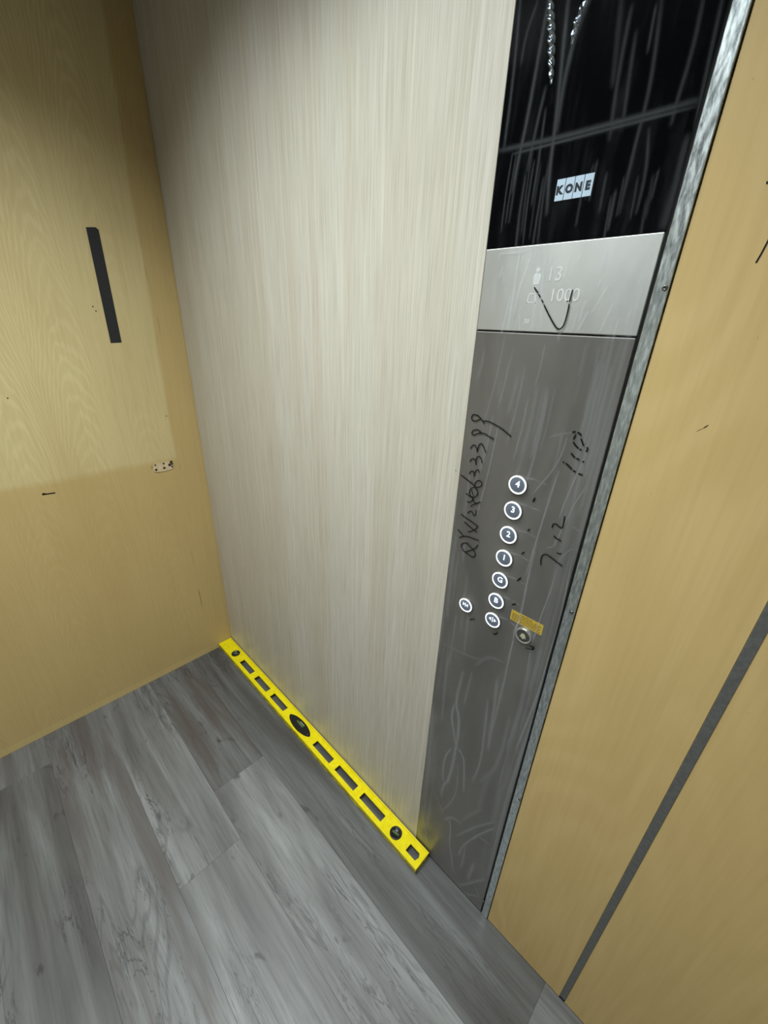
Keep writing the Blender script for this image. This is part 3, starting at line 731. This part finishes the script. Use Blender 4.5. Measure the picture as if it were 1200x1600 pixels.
def round_vial(cx, cy, ang):
    bm = bmesh.new(); lathe_z(bm, cx, cy, [(0.0192, 0.004), (0.0192, WT+.0018), (0.0176, WT+.0030), (0.0150, WT+.0026), (0.0142, WT+.0006)], 44)
    o = lv(mesh_obj('vial_bezel', bm, M_bezel, None, True)); o['label'] = 'round black vial holder'
    bm = bmesh.new()
    r = bmesh.ops.create_cone(bm, cap_ends=True, segments=20, radius1=.0042, radius2=.0042, depth=0.0235)
    mat = Matrix.Translation((cx, cy, WT-.0010)) @ Matrix.Rotation(ang, 4, 'Z') @ Matrix.Rotation(math.pi/2, 4, 'Y')
    bmesh.ops.transform(bm, matrix=mat, verts=bm.verts)
    v = mesh_obj('vial', bm, M_vial, None, True); v.parent = o
    for s in (-.0032, .0032):
        bm = bmesh.new(); bmesh.ops.create_cone(bm, cap_ends=True, segments=20, radius1=.0044, radius2=.0044, depth=0.0007)
        bmesh.ops.transform(bm, matrix=Matrix.Translation((cx, cy, WT-.0010)) @ Matrix.Rotation(ang, 4, 'Z') @ Matrix.Translation((s, 0, 0)) @ Matrix.Rotation(math.pi/2, 4, 'Y'), verts=bm.verts)
        q = mesh_obj('vial_line', bm, M_bezel); q.parent = o
round_vial(0.1150, -0.0355, math.radians(45)); round_vial(1.1493, -0.0370, math.radians(10))
# eye-shaped holder of the middle vial
def eye_outline(cx, cy, a, b, n=28):
    pts = []
    for k in range(n):
        t = 2*math.pi*k/n; c, s = math.cos(t), math.sin(t)
        pts.append((cx+a*math.copysign(abs(c)**1.0, c), cy+b*math.copysign(abs(s)**1.25, s)))
    return pts
ecx, ecy = 0.6345, -0.0368
bm = bmesh.new()
rings = []
for a, b, z in ((.0665, .0205, 0.004), (.0665, .0205, WT+.0016), (.0650, .0192, WT+.0030), (.0610, .0165, WT+.0028), (.0595, .0155, WT+.0012)):
    rings.append([bm.verts.new((x, y, z)) for x, y in eye_outline(ecx, ecy, a, b)])
for r0, r1 in zip(rings[:-1], rings[1:]):
    n = len(r0)
    for k in range(n): bm.faces.new((r0[k], r0[(k+1) % n], r1[(k+1) % n], r1[k]))
bm.faces.new(rings[-1]); bmesh.ops.recalc_face_normals(bm, faces=bm.faces)
eye = lv(mesh_obj('vial_bezel', bm, M_bezel)); eye['label'] = 'eye-shaped black holder of the middle vial'
def eye_sub(name, bm, mat, smooth=False): o = mesh_obj(name, bm, mat, None, smooth); o.parent = eye; return o
bm = bmesh.new(); bmesh.ops.create_cone(bm, cap_ends=True, segments=20, radius1=.0050, radius2=.0050, depth=0.038)
bmesh.ops.transform(bm, matrix=Matrix.Translation((ecx-.002, ecy+.0045, WT+.0014)) @ Matrix.Rotation(math.pi/2, 4, 'Y'), verts=bm.verts)
eye_sub('vial', bm, M_vial, True)
for s in (-.007, .007):
    bm = bmesh.new(); bmesh.ops.create_cone(bm, cap_ends=True, segments=20, radius1=.0052, radius2=.0052, depth=0.0008)
    bmesh.ops.transform(bm, matrix=Matrix.Translation((ecx-.002+s, ecy+.0045, WT+.0014)) @ Matrix.Rotation(math.pi/2, 4, 'Y'), verts=bm.verts)
    eye_sub('vial_line', bm, M_bezel)
bm = bmesh.new(); add_box(bm, ecx-.010, ecx+.016, ecy+.0098, ecy+.0128, WT+.001, WT+.0024, .0004, 1); eye_sub('vial_label', bm, M_bubble)
bm = bmesh.new(); lathe_z(bm, ecx+.0535, ecy-.0010, [(0.0022, WT+.001), (0.0022, WT+.0026), (0.0014, WT+.0030)], 14); eye_sub('rivet', bm, M_screw, True)

# ================================================================== THINGS AND MARKS ON THE WALLS
# strip of black tape on the left plywood
tp = [on_left(*q) for q in ((134, 355), (149, 355), (154, 359), (190, 535), (173, 536))]
bm = bmesh.new()
fr = [bm.verts.new((0.0009, y, z)) for y, z in tp]; bk = [bm.verts.new((0.0, y, z)) for y, z in tp]
bm.faces.new(fr); bm.faces.new(bk[::-1]); n = len(tp)
for i in range(n): bm.faces.new((fr[i], fr[(i+1) % n], bk[(i+1) % n], bk[i]))
bmesh.ops.recalc_face_normals(bm, faces=bm.faces)
tag(mesh_obj('tape_strip', bm, M_tape), 'strip of black tape stuck upright on the left plywood wall', 'tape')

# old fixing with drilled holes
def left_poly(name, pts, x, mat, parent):
    bm = bmesh.new(); f = [bm.verts.new((x, y, z)) for y, z in pts]; b = [bm.verts.new((-0.0005, y, z)) for y, z in pts]
    bm.faces.new(f); n = len(pts)
    for i in range(n): bm.faces.new((f[i], f[(i+1) % n], b[(i+1) % n], b[i]))
    bmesh.ops.recalc_face_normals(bm, faces=bm.faces)
    return mesh_obj(name, bm, mat, parent)
M_patch = simple('bare_wood_patch', (0.66, 0.52, 0.33), 0.6, 0.0, 0.3, 0.1, 90)
M_hole = simple('drilled_hole_dark', (0.030, 0.016, 0.006), 0.8)
def cp(a, b): return on_left(225+a/20, 705+b/20)
patch = left_poly('fixing_mark', [cp(*q) for q in ((300, 420), (420, 380), (700, 335), (830, 310), (915, 330), (925, 530), (800, 600), (560, 640), (360, 650), (300, 600))], 0.0004, M_patch, wall_left)
patch['label'] = 'oblong mark of an old fixing with drilled holes'
def left_disc(name, c, r, x, parent):
    y, z = c; pts = [(y+r*math.cos(2*math.pi*k/12), z+r*math.sin(2*math.pi*k/12)) for k in range(12)]
    return left_poly(name, pts, x, M_hole, parent)
for (a, b), r in (((352, 438), .0032), ((380, 585), .0044), ((612, 388), .0036), ((636, 525), .0046), ((805, 425), .0058), ((848, 340), .0056), ((882, 480), .0036), ((885, 400), .0036)):
    left_disc('drilled_hole', cp(a, b), r, 0.0006, patch)
mk_left = lambda a, b, c: (c, a, b)
def left_ink(name, strokes, w, x=0.0003, mat=M_ink): return ribbon(name, strokes, mat, wall_left, lambda a, b: x, on_left, w, mk_left)
M_groove = simple('scored_wood_brown', (0.17, 0.105, 0.035), 0.7)
left_ink('score_mark', crop(225, 705, 20, [[(330, 660), (450, 672), (600, 640), (760, 605), (880, 570), (930, 530)], [(240, 450), (250, 510), (245, 560)]]), 0.0016, 0.0005, M_groove)
left_ink('pen_mark', [[(65.5, 773), (76, 771.5), (86.5, 770)], [(66, 771), (73, 772)]], 0.0042)['label'] = 'short black pen dash'
for px, py in ((150, 486), (145, 479), (260, 650), (12, 622)): left_disc('nail_hole', on_left(px, py), .0020, 0.0003, wall_left)
# pen strokes on the right plywood, a speck on the oak panel
def back_ink(name, strokes, w, y=-0.0003, mat=M_ink): return ribbon(name, strokes, mat, wall_back, lambda a, b: y, lambda px, py: on_wall(px, py, 0.0), w, mk_back)
back_ink('pen_mark', [[(1181, 411), (1190, 396), (1206, 365)]], .0016)
back_ink('pen_mark', [[(1197, 286.5), (1206, 282), (1220, 276)]], .0024)
back_ink('pen_mark', [(.0010, [(1099, 669), (1107, 664)]), (.0004, [(1088, 674), (1100, 668.5)])], .0010)
sx_, sz_ = on_wall(712.5, 735)
back_ink('pen_mark', [[(711.6, 733.5), (713, 737)]], .0010)
